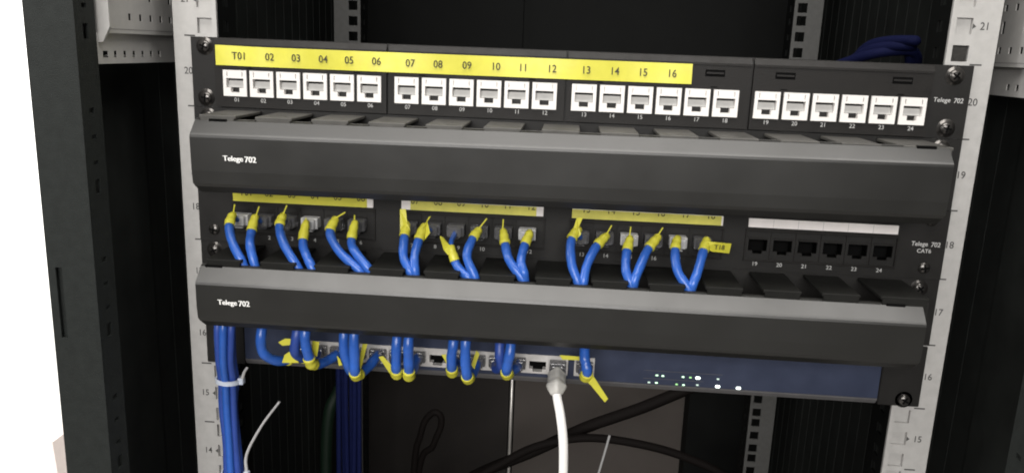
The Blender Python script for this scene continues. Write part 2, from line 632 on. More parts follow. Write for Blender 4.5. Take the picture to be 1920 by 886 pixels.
# hinged dust shutter, leaning inwards at the top
v = [b.verts.new(p) for p in ((-5.5, 3.4, H / 2 - 5.0), (5.5, 3.4, H / 2 - 5.0), (5.5, 1.2, H / 2 - 10.8), (-5.5, 1.2, H / 2 - 10.8))]
f = b.faces.new(v)
r = bmesh.ops.extrude_face_region(b, geom=[f])
bmesh.ops.translate(b, vec=(0, 0.8, 0), verts=[e for e in r['geom'] if isinstance(e, bmesh.types.BMVert)])
build('shutter', b, 'shutter', shell)
b = NB()
box(b, -6.4, 6.4, 4.95, 5.6, -6.6, 3.6)
build('cavity', b, 'dark', shell)
for c in shell.children:
    c.location = (0, 0, 0)
shell.name = 'jack'
for i, x in enumerate(JACKS):
    if i == 0:
        shell.location = Vector((x, -4.4, -28.6)) * S - pp.location
    else:
        place(pp, shell, x, -4.4, -28.6)
for i, x in enumerate(JACKS):
    b = NB()
    write(b, '%02d' % (i + 1), x + 0.6, -4.45, -39.1, 2.5, 1.0)
    build('printed_number', b, 'print_dim', pp, origin=(x, -4, -39))
b = NB()
write(b, 'Telege', 225.6, -1.65, -21.4, 2.7, 0.98, 0.10)
write(b, '702', 235.4, -1.65, -21.6, 2.9, 0.92, 0.10)
build('printed_lettering', b, 'print_dim', pp, origin=(229, -4, -21))
for x, z in ((-232.2, -6.3), (-232.6, -38.6), (231.0, -6.9), (230.4, -38.2)):
    screw(pp, x, z, -1.7, random.uniform(0, 1.5))


def tape_y(x):
    return -0.28 * math.sin(x * 0.045 + 0.6) - 0.22 * math.sin(x * 0.11 + 2.0) - 0.10 * math.sin(x * 0.31)


b = NB()
n = 140
rows = []
for i in range(n + 1):
    x = -223.6 + (74.6 + 223.6) * i / n
    zo = 0.5 * math.exp(-(i / 9.0) ** 2)
    y = -5.75 + tape_y(x) - (0.6 if 0 else 0)
    rows.append([b.verts.new((x, y + 0.25 * math.sin(x * 0.07) * (k - 1), -5.7 + zo * (1 if k == 0 else 0.4) - 12.1 * k / 3)) for k in range(4)])
fs = []
for i in range(n):
    for k in range(3):
        f = b.faces.new((rows[i][k], rows[i + 1][k], rows[i + 1][k + 1], rows[i][k + 1]))
        fs.append(f)
r = bmesh.ops.extrude_face_region(b, geom=fs, use_keep_orig=True)
bmesh.ops.translate(b, vec=(0, 0.25, 0), verts=[e for e in r['geom'] if isinstance(e, bmesh.types.BMVert)])
tape = build('label_tape', b, 'yellow', pp, origin=(-74, -5, -12))
b = NB()
TX = [-208.3, -188.6, -171.5, -154.2, -137.6, -120.2, -99.0, -81.6, -63.5, -45.6, -28.6, -10.8, 10.2, 27.6, 44.8, 62.4]
for i, x in enumerate(TX):
    write(b, ('T' if i == 0 else '') + '%02d' % (i + 1), x, -6.35, -12.0 + (0.3 if i < 6 else 0), 4.5, 0.92, 0.0, tape_y)
build('tape_numbers', b, 'ink', tape, origin=(-74, -6, -12))


# ------------------------------------------------------------------ cable managers (units 19 and 17)
SLOTS = [-190.7 + 34.1 * i for i in range(12)]


def manager(zk, cover_pts, label, tilt, x0, x1, logo_x, logo_z, latch):
    t = thing('cable_manager', label, 'cable manager', (0, 0, zk - U), 'cable managers')
    b = NB()
    zt, zb = zk - 0.12, zk - U + 0.12
    plate(b, [-241.3, -225, 225, 241.3], [zb, zt], set(), lambda u, v: (u, -1.6, v), (0, 1.4, 0))
    build('back_plate', b, 'face', t, origin=(0, 0, zk - 22))
    b = NB()
    # fingers between the slots, each a flat tongue with a turned-down tip
    ed = [-219] + [e for s in SLOTS for e in (s - 5.9, s + 5.9)] + [218]
    for i in range(0, len(ed), 2):
        box(b, ed[i], ed[i + 1], -43.2, -1.8, zt - 3.2, zt - 1.2, 0.4, 1)
        box(b, ed[i] + 1, ed[i + 1] - 1, -43.4, -41.6, zt - 9.5, zt - 2.4)
    build('duct_fingers', b, 'duct_lit_dusty' if zk > -2 * U else 'duct', t, origin=(0, -20, zk - 2))  # lit copy for the upper manager, shaded copy for the lower
    for xx in (-219.5, 216.5):
        b = NB()
        box(b, xx, xx + 2, -42, -1.8, zb + 4, zt - 3)
        build('end_plate', b, 'face', t, origin=(xx, -20, zk - 22))
    b = NB()
    outer = cover_pts
    th = 2.0
    inner = []
    nO = len(outer)
    for i, (y, z) in enumerate(outer):
        a = Vector(outer[max(0, i - 1)])
        c = Vector(outer[min(nO - 1, i + 1)])
        d = (c - a).normalized()
        inner.append((y + abs(d.y) * th if True else y, z - d.x * th if False else z + (d.x * th if True else 0)))
    poly = outer + inner[::-1]
    zlow = min(z for y, z in outer)
    prism_x(b, poly, x0, x1, lambda y, z: 3.2 * max(0.0, min(1.0, (zlow + 7 - z) / 7.0)))
    ca, sa = math.cos(tilt), math.sin(tilt)
    zc = (outer[0][1] + outer[-1][1]) / 2
    def turn(v):
        x, z = v.co.x, v.co.z - zc
        v.co.x, v.co.z = x * ca - z * sa, x * sa + z * ca + zc
    for v in b.verts:
        turn(v)
    cov = build('cover', b, 'cover', t, origin=((x0 + x1) / 2, -46, zc))
    for xl in latch:
        b = NB()
        box(b, xl - 5.4, xl + 5.4, -44.2, -41.4, outer[0][1] - 1.5, outer[0][1] + 0.05, 0.15, 1)
        for v in b.verts:
            turn(v)
        build('latch_slot', b, 'dark', cov, origin=(xl, -43, zk - 3))
    b = NB()
    for dx in (-0.12, 0.12):
     write(b, 'Telege', logo_x + dx - 3.9, -52.2 - dx * 0.05, logo_z + 0.1, 3.1, 1.02, -0.06)
     write(b, '702', logo_x + 6.6 + dx, -52.2 - dx * 0.05, logo_z - 0.1, 3.4, 0.98, -0.06)
    for v in b.verts:
        # follow the slightly raked face
        v.co.y += (zc + 6 - v.co.z) * 0.0
    build('printed_lettering', b, 'print', cov, origin=(logo_x, -52, logo_z))
    for x, z in ((-231.8, zk - 6.3), (-231.8, zk - 38.1), (229.4, zk - 6.3), (229.4, zk - 38.1)):
        screw(t, x, z, -1.7, random.uniform(0, 1.5))
    return t


def cover_outline(zt, zch, zb):
    return [(-40.6, zt), (-42.2, zt - 0.2), (-43.6, zt - 1.0), (-50.6, zch + 0.6), (-51.5, zch - 0.4), (-51.9, zch - 1.8),
            (-51.6, zb + 14), (-51.2, zb + 6.5), (-50.4, zb + 4.5), (-46.6, zb + 0.4), (-44, zb)]


manager(-U, cover_outline(-46.7, -55.2, -90.9), 'upper charcoal cable manager between the two patch panels', 0.0058, -221.2, 215.6, -191.3, -70.2, (-207, 203))
manager(-3 * U, cover_outline(-138.4, -147.2, -177.3), 'lower charcoal cable manager whose cover hangs above the blue switch', -0.0012, -222.5, 214.6, -198.6, -159.4, (-214, 199))


# ------------------------------------------------------------------ lower patch panel (unit 18)
lp = thing('patch_bay', 'lower black patch panel with blue cables plugged in and short number strips', 'patch panel', (0, 0, -3 * U))
MODS = [(-217.0, -123.3), (-104.6, -12.0), (6.4, 102.3), (118.4, 210.8)]
PORT_X = [[-210.8 + 15.5 * i for i in range(6)], [-99.2 + 15.5 * i for i in range(6)], [12.5 + 15.5 * i for i in range(6)], [125.6 + 15.6 * i for i in range(6)]]
zt, zb = -2 * U - 0.12, -3 * U + 0.12
xs, hs = [-241.3], set()
allp = [x for m in PORT_X for x in m]
for x in allp:
    xs += [x - 5.9, x - 3.0, x + 3.0, x + 5.9]
xs.append(241.3)
zs = [zb, -122.6, -120.6, -113.2, zt]
for i in range(24):
    for q in range(3):
        hs.add((1 + 4 * i + q, 2))
    hs.add((2 + 4 * i, 1))
b = NB()
plate(b, xs, zs, hs, lambda u, v: (u, -2.2, v), (0, 2.0, 0))
fp = build('faceplate', b, 'face', lp, origin=(0, 0, -2.5 * U))
for x in allp:
    b = NB()
    plate(b, [x - 6.2, x - 6.0, x + 6.0, x + 6.2], [-123, -122.8, -113.0, -112.8], {(1, 1)}, lambda u, v: (u, 0.0, v), (0, 7.5, 0))
    box(b, x - 6.2, x + 6.2, 7.5, 8, -123, -112.8)
    build('port', b, 'dark', lp, origin=(x, 4, -117))
STRIP_TXT = [['T01', '02', '03', '04', '05', '06'], ['07', '08', '09', '10', '11', '12'], ['13', '14', '15', '16', '17', '18'], None]
for g, (xa, xb) in enumerate(MODS):
    b = NB()
    # raised frame round the six ports
    fx0, fx1 = xa - 1.2, xb + 1.4
    box(b, fx0, fx1, -3.4, -2.3, -127.4, -126.0, 0.2, 1)
    box(b, fx0, fx1, -3.6, -2.3, -107.8, -106.2, 0.2, 1)
    box(b, fx0, fx0 + 1.1, -3.4, -2.3, -126.0, -107.8)
    box(b, fx1 - 1.1, fx1, -3.4, -2.3, -126.0, -107.8)
    for x in PORT_X[g][1:]:
        box(b, x - 8.0, x - 7.5, -2.9, -2.3, -125.8, -108)
    for x in PORT_X[g]:
        box(b, x - 6.2, x + 6.2, -3.0, -2.3, -112.6, -111.6)
        box(b, x - 4.4, x - 0.8, -3.2, -2.95, -112.0, -111.7)
    build('port_frame', b, 'bezel', lp, origin=((xa + xb) / 2, -3, -117))
    b = NB()
    top = -99.2 if g < 3 else -99.6
    box(b, xa, xb, -3.5, -2.4, -105.2, top, 0.15, 1)
    if g == 3:
        st = build('label_strip', b, 'white_strip', lp, origin=((xa + xb) / 2, -3, -102))
        b = NB()
        for i in range(1, 6):
            x = xa + (xb - xa) * i / 6
            box(b, x - 0.12, x + 0.12, -3.55, -3.3, -105.1, top - 0.1)
        build('strip_rules', b, 'print_dim', st, origin=(165, -3, -102))
    else:
        ends = {0: (0.0, 4.0), 1: (6.0, 4.5), 2: (0.0, 1.2)}[g]
        st = build('label_strip', b, 'white_strip', lp, origin=((xa + xb) / 2, -3, -102))
        b = NB()
        box(b, xa + ends[0], xb - ends[1], -3.72, -3.52, -105.1, top - 0.05)
        build('yellow_label', b, 'yellow' if g == 0 else 'cream', st, origin=((xa + xb) / 2, -3, -102))
        b = NB()
        for i, s in enumerate(STRIP_TXT[g]):
            x = xa + 9.0 + (xb - xa - 17) * i / 5
            write(b, s, x, -3.78, -99.3, 4.2, 0.95)
        cut = top - 0.2
        bmesh.ops.bisect_plane(b, geom=b.verts[:] + b.edges[:] + b.faces[:], plane_co=(0, 0, cut), plane_no=(0, 0, 1), clear_outer=True)
        build('strip_numbers', b, 'ink', st, origin=((xa + xb) / 2, -3, -102))
for i, x in enumerate(allp):
    b = NB()
    write(b, str(i + 1), x - 0.8 if i > 17 else x + 1.5, -2.3, -129.3, 2.5, 1.05)
    build('printed_number', b, 'print_dim', lp, origin=(x, -2, -129))
b = NB()
write(b, 'Telege', 225.3, -2.3, -110.7, 2.8, 0.96, 0.08)
write(b, '702', 235.2, -2.3, -110.9, 3.0, 0.92, 0.08)
write(b, 'CAT6', 228.6, -2.3, -115.2, 2.5, 1.0)
build('printed_lettering', b, 'print_dim', lp, origin=(229, -2, -112))
for x, z in ((-231.6, 0 - 2 * U - 6.3), (-231.4, -125.4), (230.6, -2 * U - 6.3), (230.2, -126.0)):
    screw(lp, x, z, -1.7, random.uniform(0, 1.5))


# ------------------------------------------------------------------ plugs and flags for cables
def plug_mesh(x, y_back, z, y_tip=3.0):
    """clear modular plug lying along Y: body, narrower cable end, latch arm below"""
    b = NB()
    box(b, x - 5.6, x + 5.6, y_back + 2.5, y_tip, z - 3.6, z + 3.6, 0.5, 2)
    box(b, x - 4.3, x + 4.3, y_back - 1.5, y_back + 3.2, z - 3.2, z + 3.2, 0.8, 2)
    box(b, x - 2.8, x + 2.8, y_back + 1, y_tip - 1, z - 5.1, z - 4.2, 0.2, 1)
    box(b, x - 2.8, x + 2.8, y_tip - 3, y_tip - 1, z - 4.3, z - 3.5)
    return b


def sub_path(path, a, bb):
    """points of the path between two arc lengths"""
    out, acc = [], 0.0
    for i in range(len(path)):
        if i:
            acc += (path[i] - path[i - 1]).length
        if a <= acc <= bb:
            out.append(path[i])
    return out


def arc_len_to(path, p):
    best, acc, L = 1e9, 0.0, 0.0
    for i in range(len(path)):
        if i:
            acc += (path[i] - path[i - 1]).length
        d = (path[i] - p).length
        if d < best:
            best, L = d, acc
    return L


def flag_plate(b, pts, th=0.35):
    """flat flag outline given by 3-D points that lie about in one plane"""
    v = [b.verts.new(p) for p in pts]
    f = b.faces.new(v)
    r = bmesh.ops.extrude_face_region(b, geom=[f], use_keep_orig=True)
    f.normal_update()
    bmesh.ops.translate(b, vec=f.normal * th, verts=[e for e in r['geom'] if isinstance(e, bmesh.types.BMVert)])


R_CABLE = 2.85
EYE = Vector((1.06, -512.5, -1.3))      # edge-on flags turn their thin edge this way
UPPER = [
 (-210.8, [[-210.8, -20.0, -111.2], [-210.2, -27.0, -117.7], [-205.2, -34.0, -126.5], [-197.2, -38.0, -138.9]], [-208.3, -21.0, -103.9], 'edge'),
 (-195.3, [[-196.1, -20.0, -112.1], [-196.1, -27.0, -120.7], [-194.2, -34.0, -127.0], [-190.0, -38.0, -138.9]], [-192.3, -21.0, -104.4], 'edge'),
 (-179.8, [[-177.9, -20.0, -110.2], [-177.6, -27.0, -116.3], [-172.0, -34.0, -125.8], [-162.7, -38.0, -138.4]], [-174.2, -21.0, -102.8], 'edge'),
 (-164.3, [[-163.0, -20.0, -114.6], [-162.7, -27.0, -125.2], [-158.1, -34.0, -131.9], [-153.2, -38.0, -138.9]], [-161.9, -21.0, -110.2], 'edge'),
 (-148.8, [[-143.9, -20.0, -110.8], [-145.1, -27.0, -118.0], [-136.7, -34.0, -128.3], [-122.9, -38.0, -138.8]], [-136.7, -21.0, -105.7], 'edge'),
 (-133.3, [[-131.2, -20.0, -112.9], [-131.4, -27.0, -122.8], [-126.9, -34.0, -127.8], [-117.5, -38.0, -137.2]], [-130.5, -21.0, -106.8], 'edge'),
 (-99.2, [[-97.9, -20.0, -111.2], [-97.8, -27.0, -118.9], [-96.6, -34.0, -129.2], [-91.0, -38.0, -138.7]], [-99.8, -21.0, -101.5], 'wide'),
 (-83.7, [[-86.6, -20.0, -112.3], [-89.0, -27.0, -120.9], [-89.9, -34.0, -129.5], [-88.4, -38.0, -138.6]], [-82.1, -21.0, -105.0], 'diamond'),
 (-68.2, [[-67.9, -28.0, -120.8], [-64.5, -32.0, -131.0], [-59.8, -36.0, -135.8], [-54.5, -38.0, -140.1]], [-76.2, -21.0, -117.4], 'point'),
 (-52.7, [[-52.0, -20.0, -112.9], [-55.4, -27.0, -118.4], [-57.0, -34.0, -127.0], [-51.2, -38.0, -138.8]], [-46.4, -21.0, -104.8], 'edge'),
 (-37.2, [[-36.1, -20.0, -113.1], [-33.9, -27.0, -120.6], [-30.5, -34.0, -127.9], [-21.6, -38.0, -138.8]], [-36.0, -21.0, -104.6], 'edge'),
 (-21.7, [[-19.7, -20.0, -112.9], [-22.3, -27.0, -120.0], [-23.6, -34.0, -128.1], [-21.1, -38.0, -134.7]], None, 'none'),
 (12.5, [[10.5, -20.0, -108.9], [6.5, -27.0, -115.0], [7.5, -34.0, -127.4], [12.4, -38.0, -139.6]], [11.4, -21.0, -101.2], 'wide'),
 (28.0, [[28.0, -20.0, -112.4], [21.8, -27.0, -118.2], [16.7, -34.0, -128.6], [15.0, -38.0, -140.1]], [31.4, -21.0, -105.2], 'edge'),
 (43.5, [[42.9, -20.0, -113.3], [41.0, -27.0, -120.6], [40.8, -34.0, -129.9], [44.8, -38.0, -139.7]], [43.3, -21.0, -105.2], 'edge'),
 (59.0, [[59.9, -20.0, -111.4], [53.5, -27.0, -118.2], [48.8, -34.0, -127.8], [45.8, -38.0, -135.9]], [62.9, -21.0, -104.9], 'edge'),
 (74.5, [[72.1, -20.0, -111.7], [70.4, -27.0, -118.3], [72.1, -34.0, -128.8], [79.5, -38.0, -139.7]], None, 'none'),
 (90.0, [[90.0, -20.0, -111.4], [87.2, -27.0, -118.0], [83.9, -34.0, -128.1], [80.8, -38.0, -136.3]], [104.9, -21.0, -115.5], 'right'),
]
UP_LABEL = [
 'blue cable in the lower patch panel port below T01, thin flag standing up',
 'blue cable in the port below 02, yellow sleeve above a steep straight drop',
 'blue cable in the port below 03, thin flag leaning right to the strip',
 'blue cable in the port below 04, low yellow sleeve right of its longer partner',
 'blue cable in the port below 05, sweeping far right into the duct, flag leaning right',
 'blue cable in the port below 06, rightmost under the first yellow strip',
 'blue cable with a broad upright yellow flag at the left end of the middle strip',
 'blue cable with a diamond-shaped yellow flag, second under the middle strip',
 'blue cable with a bright pointed yellow flag hanging in front of the middle ports',
 'blue cable in the port below 10, bowing left behind the pointed flag cable',
 'blue cable in the port below 11, crossing in front of its right neighbour',
 'blue cable in the port below 12, its lower end hidden behind the cable from 11',
 'blue cable with a tall yellow flag at the left end of the third yellow strip',
 'blue cable in the port below 14, slanting down left to meet the tall flag cable',
 'blue cable in the port below 15, bright plug and thin upright flag over it',
 'blue cable in the port below 16, slanting down left behind the cable from 15',
 'blue cable in the port below 17, bright clear plug and no standing flag',
 'blue cable in the port below 18, yellow T18 flag sticking out right',
]
for i, (px, P, tip, style) in enumerate(UPPER):
    t = thing('patch_cable', UP_LABEL[i], 'cable', (px, -2, -116), 'blue cables in the lower patch panel')
    pz = -116.6
    A = [Vector(p) for p in P]
    low = A[3]
    pts = [Vector((px, -10.5, pz)), Vector((px + (A[0].x - px) * 0.3, -14.5, pz + (A[0].z - pz) * 0.3)), A[0], A[1], A[2], low,
           Vector((low.x + 0.3 * (low.x - A[2].x), -34, low.z - 12)), Vector((low.x + 0.6 * (low.x - A[2].x), -26, low.z - 22))]
    path = spline(pts, 12)
    b = NB()
    # the jacket is pinched where it leaves the plug, under the folded tag
    q0 = min(range(len(path)), key=lambda q: (path[q] - A[0]).length)
    q1 = min(range(len(path)), key=lambda q: (path[q] - A[1]).length)
    pinch = lambda q: 0.58 + 0.42 * max(0.0, min(1.0, (q - q0) / max(1, q1 - q0)))
    tube(b, path, [R_CABLE * pinch(q) * (1 + 0.03 * math.sin(q * 0.37 + i * 1.9) + 0.02 * math.sin(q * 0.91 + i)) for q in range(len(path))], 14)
    build('sheath', b, 'blue', t, origin=(px, -2, -116))
    b = plug_mesh(px, -12.0, pz)
    build('plug', b, 'clear_glint' if i in (0, 3, 11, 14, 16) else 'clear', t, origin=(px, -2, -116))
    L0, L1 = arc_len_to(path, A[0]), arc_len_to(path, A[1])
    b = NB()
    if style in ('point', 'none') and i == 8:
        seg = sub_path(path, L0 + 0.5, L1 - 0.3)
    else:
        seg = sub_path(path, L0 - 2.5, L1 - 1.8)
    n_ = max(1, len(seg) - 1)
    rr = [(R_CABLE * 1.05 + 0.25) * (0.62 + 0.40 * min(1.0, (k / n_) * 1.15)) + 0.16 * math.sin(k * 1.3 + i * 2.3) for k in range(len(seg))]
    tube(b, seg, rr, 12)
    s0, s1 = seg[0], seg[-1]
    mid = (s0 + s1) / 2
    if tip:
        T = Vector(tip)
        if style == 'edge':
            # stands edge-on to the front: wide along Y, thin across
            base = s0 + Vector((0, 0, 0.5))
            d0 = (base - EYE).normalized()
            d1 = (T - EYE).normalized()
            flag_plate(b, [base - d0 * 2.5, base + d0 * 5, T + d1 * 6, T - d1 * 1.5], 0.8)
        elif style == 'wide':
            w = 2.3
            base = mid + Vector((0.2, -3.2, 0))
            flag_plate(b, [base + Vector((-w - 0.6, 0, 0)), base + Vector((0.4, 0, -2.6)), base + Vector((w + 1.0, 0.4, 1.2)), base + Vector((w * 0.6, 0.8, 5)), T + Vector((w * 0.7, 0, 0.2)), T + Vector((-w * 0.9, 0, 0))], 0.4)
        elif style == 'diamond':
            base = mid + Vector((0.3, -3.4, -0.5))
            flag_plate(b, [base + Vector((-2.6, 0, -0.6)), base + Vector((1.6, 0, -3.4)), base + Vector((5.2, 0.5, 1.6)), T + Vector((-2.4, 0.4, -3.4)), T, T + Vector((-1.4, 0, -0.6)), base + Vector((0.2, 0, 3.6))], 0.4)
        elif style == 'point':
            base = s0 + Vector((-2.8, -3.6, -1.5))
            flag_plate(b, [base + Vector((1.2, 0, -3.6)), base + Vector((4.8, 0, -0.2)), base + Vector((2.6, 0, 2.4)), T + Vector((2.4, 0, -1.0)), T, T + Vector((0.3, 0, -2.0)), base + Vector((-1.5, 0, -0.4))], 0.4)
        elif style == 'right':
            base = mid + Vector((1.0, -3.0, 0.4))
            flag_plate(b, [base + Vector((-1.5, 0, 3.0)), base + Vector((5.0, 0, 2.6)), T + Vector((0, 0, 3.0)), T + Vector((-0.8, 0, -3.2)), base + Vector((3.0, 0, -3.4)), base + Vector((-1.5, 0, -1.5))], 0.4)
    fl = build('flag_label', b, 'yellow', t, origin=(px, -2, -116))
    if i in (3, 5, 14):
        b = NB()
        write(b, '%02d' % (i + 1), mid.x, mid.y - R_CABLE - 0.75, mid.z, 2.3, 0.8, rot=1.3)
        build('flag_number', b, 'ink', fl, origin=(px, -2, -116))
    if style == 'right':
        b = NB()
        write(b, 'T18', 97.4, -23.6, -114.6, 2.9, 1.0, rot=-0.05)
        yy = (s0 + s1).y / 2 - 3.6
        for v in b.verts:
            v.co.y += yy + 23.6 + (v.co.x - 94) * 0.25
        build('flag_number', b, 'ink', fl, origin=(px, -2, -116))

# ------------------------------------------------------------------ network switch (unit 16)
sw = thing('network_switch', 'blue network switch with white ports and green indicator lights under the lower cover', 'switch', (0, 0, -5 * U))
zt, zb = -4 * U - 0.8, -5 * U + 1.6
b = NB()
box(b, -220, 220, 4.5, 230, zb + 0.5, zt)
build('chassis', b, 'switchlip', sw, origin=(0, 100, -200))
PX = [2.4 - 13.6 * i for i in range(14)]
b = NB()
hx = PX[-1] - 7.2
xs = [-213.6, hx, PX[0] + 7.2, 14.2, 26.2, 213.6]
plate(b, xs, [-216.2, -213.2, -200.6, zt], {(1, 1), (3, 1)}, lambda u, v: (u, -1.8, v), (0, 2.2, 0))
build('fascia', b, 'switchblue', sw, origin=(0, 0, -200))
b = NB()
prism_x(b, [(-1.8, -216.4), (-1.8, -217.4), (0.2, -220.4), (6, -220.6), (6, -216.4)], -213.6, 213.6)
build('lower_lip', b, 'switchlip', sw, origin=(0, 0, -218))
for sx in (-1, 1):
    b = NB()
    xs = sorted((sx * 214.3, sx * 241.0))
    box(b, xs[0], xs[1], -1.8, -0.3, zb, zt, 0.5, 1)
    build('ear', b, 'face', sw, origin=(sx * 228, 0, -200))
    screw(sw, sx * 231 - (0.3 if sx > 0 else -0.6), -4 * U - (38.1 if sx > 0 else 33.5), -1.8, 0.5)
    screw(sw, sx * 231, -4 * U - 6.3, -1.8, 0.5)
b = NB()
us = [0, 1.15, 3.5, 10.1, 12.45, 13.6]
vs = [0, 4.6, 10.0, 10.9, 12.0, 13.2]
plate(b, us, vs, {(1, 1), (2, 1), (3, 1), (2, 2), (2, 3), (1, 2), (3, 2)} - {(1, 2), (3, 2)}, lambda u, v: (u - 6.8, -2.7, -200.2 - v + 206.6), (0, 5.0, 0))
port = build('port', b, 'port', sw)
b = NB()
box(b, -6.2, 6.2, 2.2, 2.8, -6, 5.8)
build('cavity', b, 'dark', port)
for c in port.children:
    c.location = (0, 0, 0)
for i, x in enumerate(PX + [20.2]):
    if i == 0:
        port.location = Vector((x, 0, -206.6)) * S - sw.location
    else:
        place(sw, port, x, 0, -206.6)
LEDS = [(68.9, -209.6, 'led'), (72.8, -209.8, 'led'), (86.2, -209.6, 'led'), (91.1, -209.7, 'led_green'), (96.0, -209.7, 'led_bright'), (109.3, -209.6, 'led_dim'),
        (64.0, -215.0, 'led_dim'), (68.9, -215.0, 'led'), (82.4, -215.2, 'led_green'), (87.0, -215.3, 'led'), (96.1, -214.7, 'led_dim'), (109.5, -214.9, 'led_bright'), (123.2, -215.1, 'led_bright')]
M['led_dim'] = mat('lit_dim_white', (0.5, 0.6, 0.55), 0.4, emit=(0.6, 0.78, 0.68), estr=0.5)
for x, z, m in LEDS:
    k = 1.2 if m == 'led_bright' else 0.72
    b = NB()
    box(b, x - 1.25 * k, x + 1.25 * k, -2.3, -1.7, z - 0.75 * k, z + 0.75 * k, 0.45, 2)
    build('indicator_light', b, m, sw, origin=(x, -2, z))
b = NB()
for x0, x1, z in ((60, 100, -212.2), (60, 112, -206.6)):
    box(b, x0, x1, -1.9, -1.7, z - 0.12, z + 0.12)
build('printed_lines', b, 'switchlip', sw, origin=(90, -2, -209))

# ------------------------------------------------------------------ cables plugged into the switch
LOWER = {
 'a': [[-189.0, -34.0, -185.1], [-189.0, -34.0, -195.6], [-185.7, -32.0, -201.7], [-180.2, -26.0, -206.3], [-175.8, -18.0, -207.5]],
 'b': [[-165.9, -33.0, -184.0], [-167.5, -33.0, -193.2], [-167.6, -30.0, -199.5], [-164.6, -20.0, -205.7]],
 'c': [[-158.9, -38.0, -181.7], [-158.4, -38.0, -190.0], [-157.5, -37.0, -196.1], [-156.5, -33.0, -204.2], [-151.9, -22.0, -206.8]],
 'd': [[-134.9, -34.0, -183.4], [-134.6, -34.0, -194.3], [-132.6, -33.0, -202.7], [-132.2, -28.0, -209.4], [-133.5, -18.0, -209.0]],
 'e': [[-126.9, -39.0, -181.1], [-126.7, -39.0, -195.5], [-127.0, -38.0, -204.6], [-127.0, -32.0, -210.4], [-122.8, -20.0, -209.2]],
 'f': [[-100.7, -34.0, -184.9], [-101.0, -34.0, -196.5], [-101.2, -33.0, -203.5], [-101.9, -28.0, -209.6], [-104.8, -19.0, -208.6]],
 'g': [[-92.4, -38.0, -182.9], [-92.3, -38.0, -192.9], [-92.1, -37.0, -200.5], [-93.0, -32.0, -208.5], [-92.7, -20.0, -208.6]],
 'h': [[-64.4, -34.0, -184.3], [-65.3, -34.0, -192.0], [-65.3, -33.0, -198.1], [-65.7, -27.0, -206.1], [-65.7, -18.0, -207.2]],
 'i': [[-56.0, -39.0, -181.9], [-55.7, -39.0, -194.4], [-54.9, -38.0, -201.9], [-54.5, -32.0, -207.7], [-52.5, -20.0, -207.7]],
 'j': [[-34.9, -33.0, -186.4], [-34.3, -33.0, -192.5], [-33.7, -30.0, -198.6], [-37.3, -20.0, -204.6]],
 'k': [[-27.8, -38.0, -184.0], [-28.9, -38.0, -191.6], [-29.8, -36.0, -198.2], [-29.8, -29.0, -204.3], [-26.5, -19.0, -205.0]],
 'l': [[18.9, -30.0, -187.6], [19.8, -32.0, -192.2], [21.1, -33.0, -197.5], [20.5, -28.0, -203.2], [19.9, -18.0, -204.5]],
}
LPORT = dict(a=13, b=12, c=11, d=10, e=9, f=8, g=7, h=5, i=4, j=3, k=2, l=14)
LFLAG = {
 'a': [[-177.4, -30.0, -205.7], [-175.4, -30.0, -200.0], [-171.4, -30.0, -197.1], [-169.4, -30.0, -201.1], [-166.0, -30.0, -204.9]],
 'b': [[-181.7, -24.0, -194.1], [-177.3, -24.0, -191.3], [-171.6, -24.0, -190.9], [-171.7, -24.0, -195.0], [-178.9, -24.0, -196.2]],
 'c': [[-156.8, -30.0, -189.2], [-152.2, -30.0, -189.7], [-153.8, -30.0, -200.0], [-157.7, -30.0, -198.1]],
 'd': [[-142.5, -24.0, -200.9], [-140.7, -24.0, -202.6], [-139.0, -24.0, -207.0], [-141.2, -24.0, -207.9]],
 'e': [[-123.8, -30.0, -189.3], [-120.7, -30.0, -189.1], [-125.0, -30.0, -207.0], [-127.4, -30.0, -207.2]],
 'f': [[-114.8, -24.0, -199.8], [-111.6, -24.0, -199.2], [-103.1, -25.0, -207.8], [-106.3, -25.0, -211.6]],
 'h': [[-73.3, -24.0, -195.6], [-70.5, -24.0, -195.1], [-65.9, -25.0, -200.4], [-68.7, -25.0, -203.0]],
 'i': [[-50.8, -24.0, -191.2], [-48.6, -24.0, -193.3], [-51.5, -25.0, -203.8], [-53.6, -25.0, -201.0]],
 'l': [[17.6, -31.0, -201.8], [25.0, -31.0, -200.6], [35.5, -30.0, -216.0], [33.6, -30.0, -218.7], [24.0, -31.0, -207.2]],
}
LO_LABEL = dict(
 a='blue cable curving right in a wide hook, leftmost at the switch ports',
 b='short blue cable behind the yellow wedge flag, right of the wide hook cable',
 c='blue cable ending in a rounded yellow sleeve right beside the wedge flag',
 d='left blue cable of the touching pair above the single yellow tip',
 e='right blue cable of the touching pair, long yellow flag up its right side',
 f='blue cable whose flag trails up left past a white port edge',
 g='blue cable with square yellow sleeve, right of the one trailing its flag',
 h='blue cable with short yellow sleeve and flag up left, before a white port',
 i='blue cable with yellow sleeve at the switch bottom edge, by a white port edge',
 j='left blue cable of the pair beside the open white port',
 k='right blue cable with yellow sleeve, of the pair beside the open white port',
 l='blue cable right of the white cable, yellow flag pointing down right')
allports = PX + [20.2]
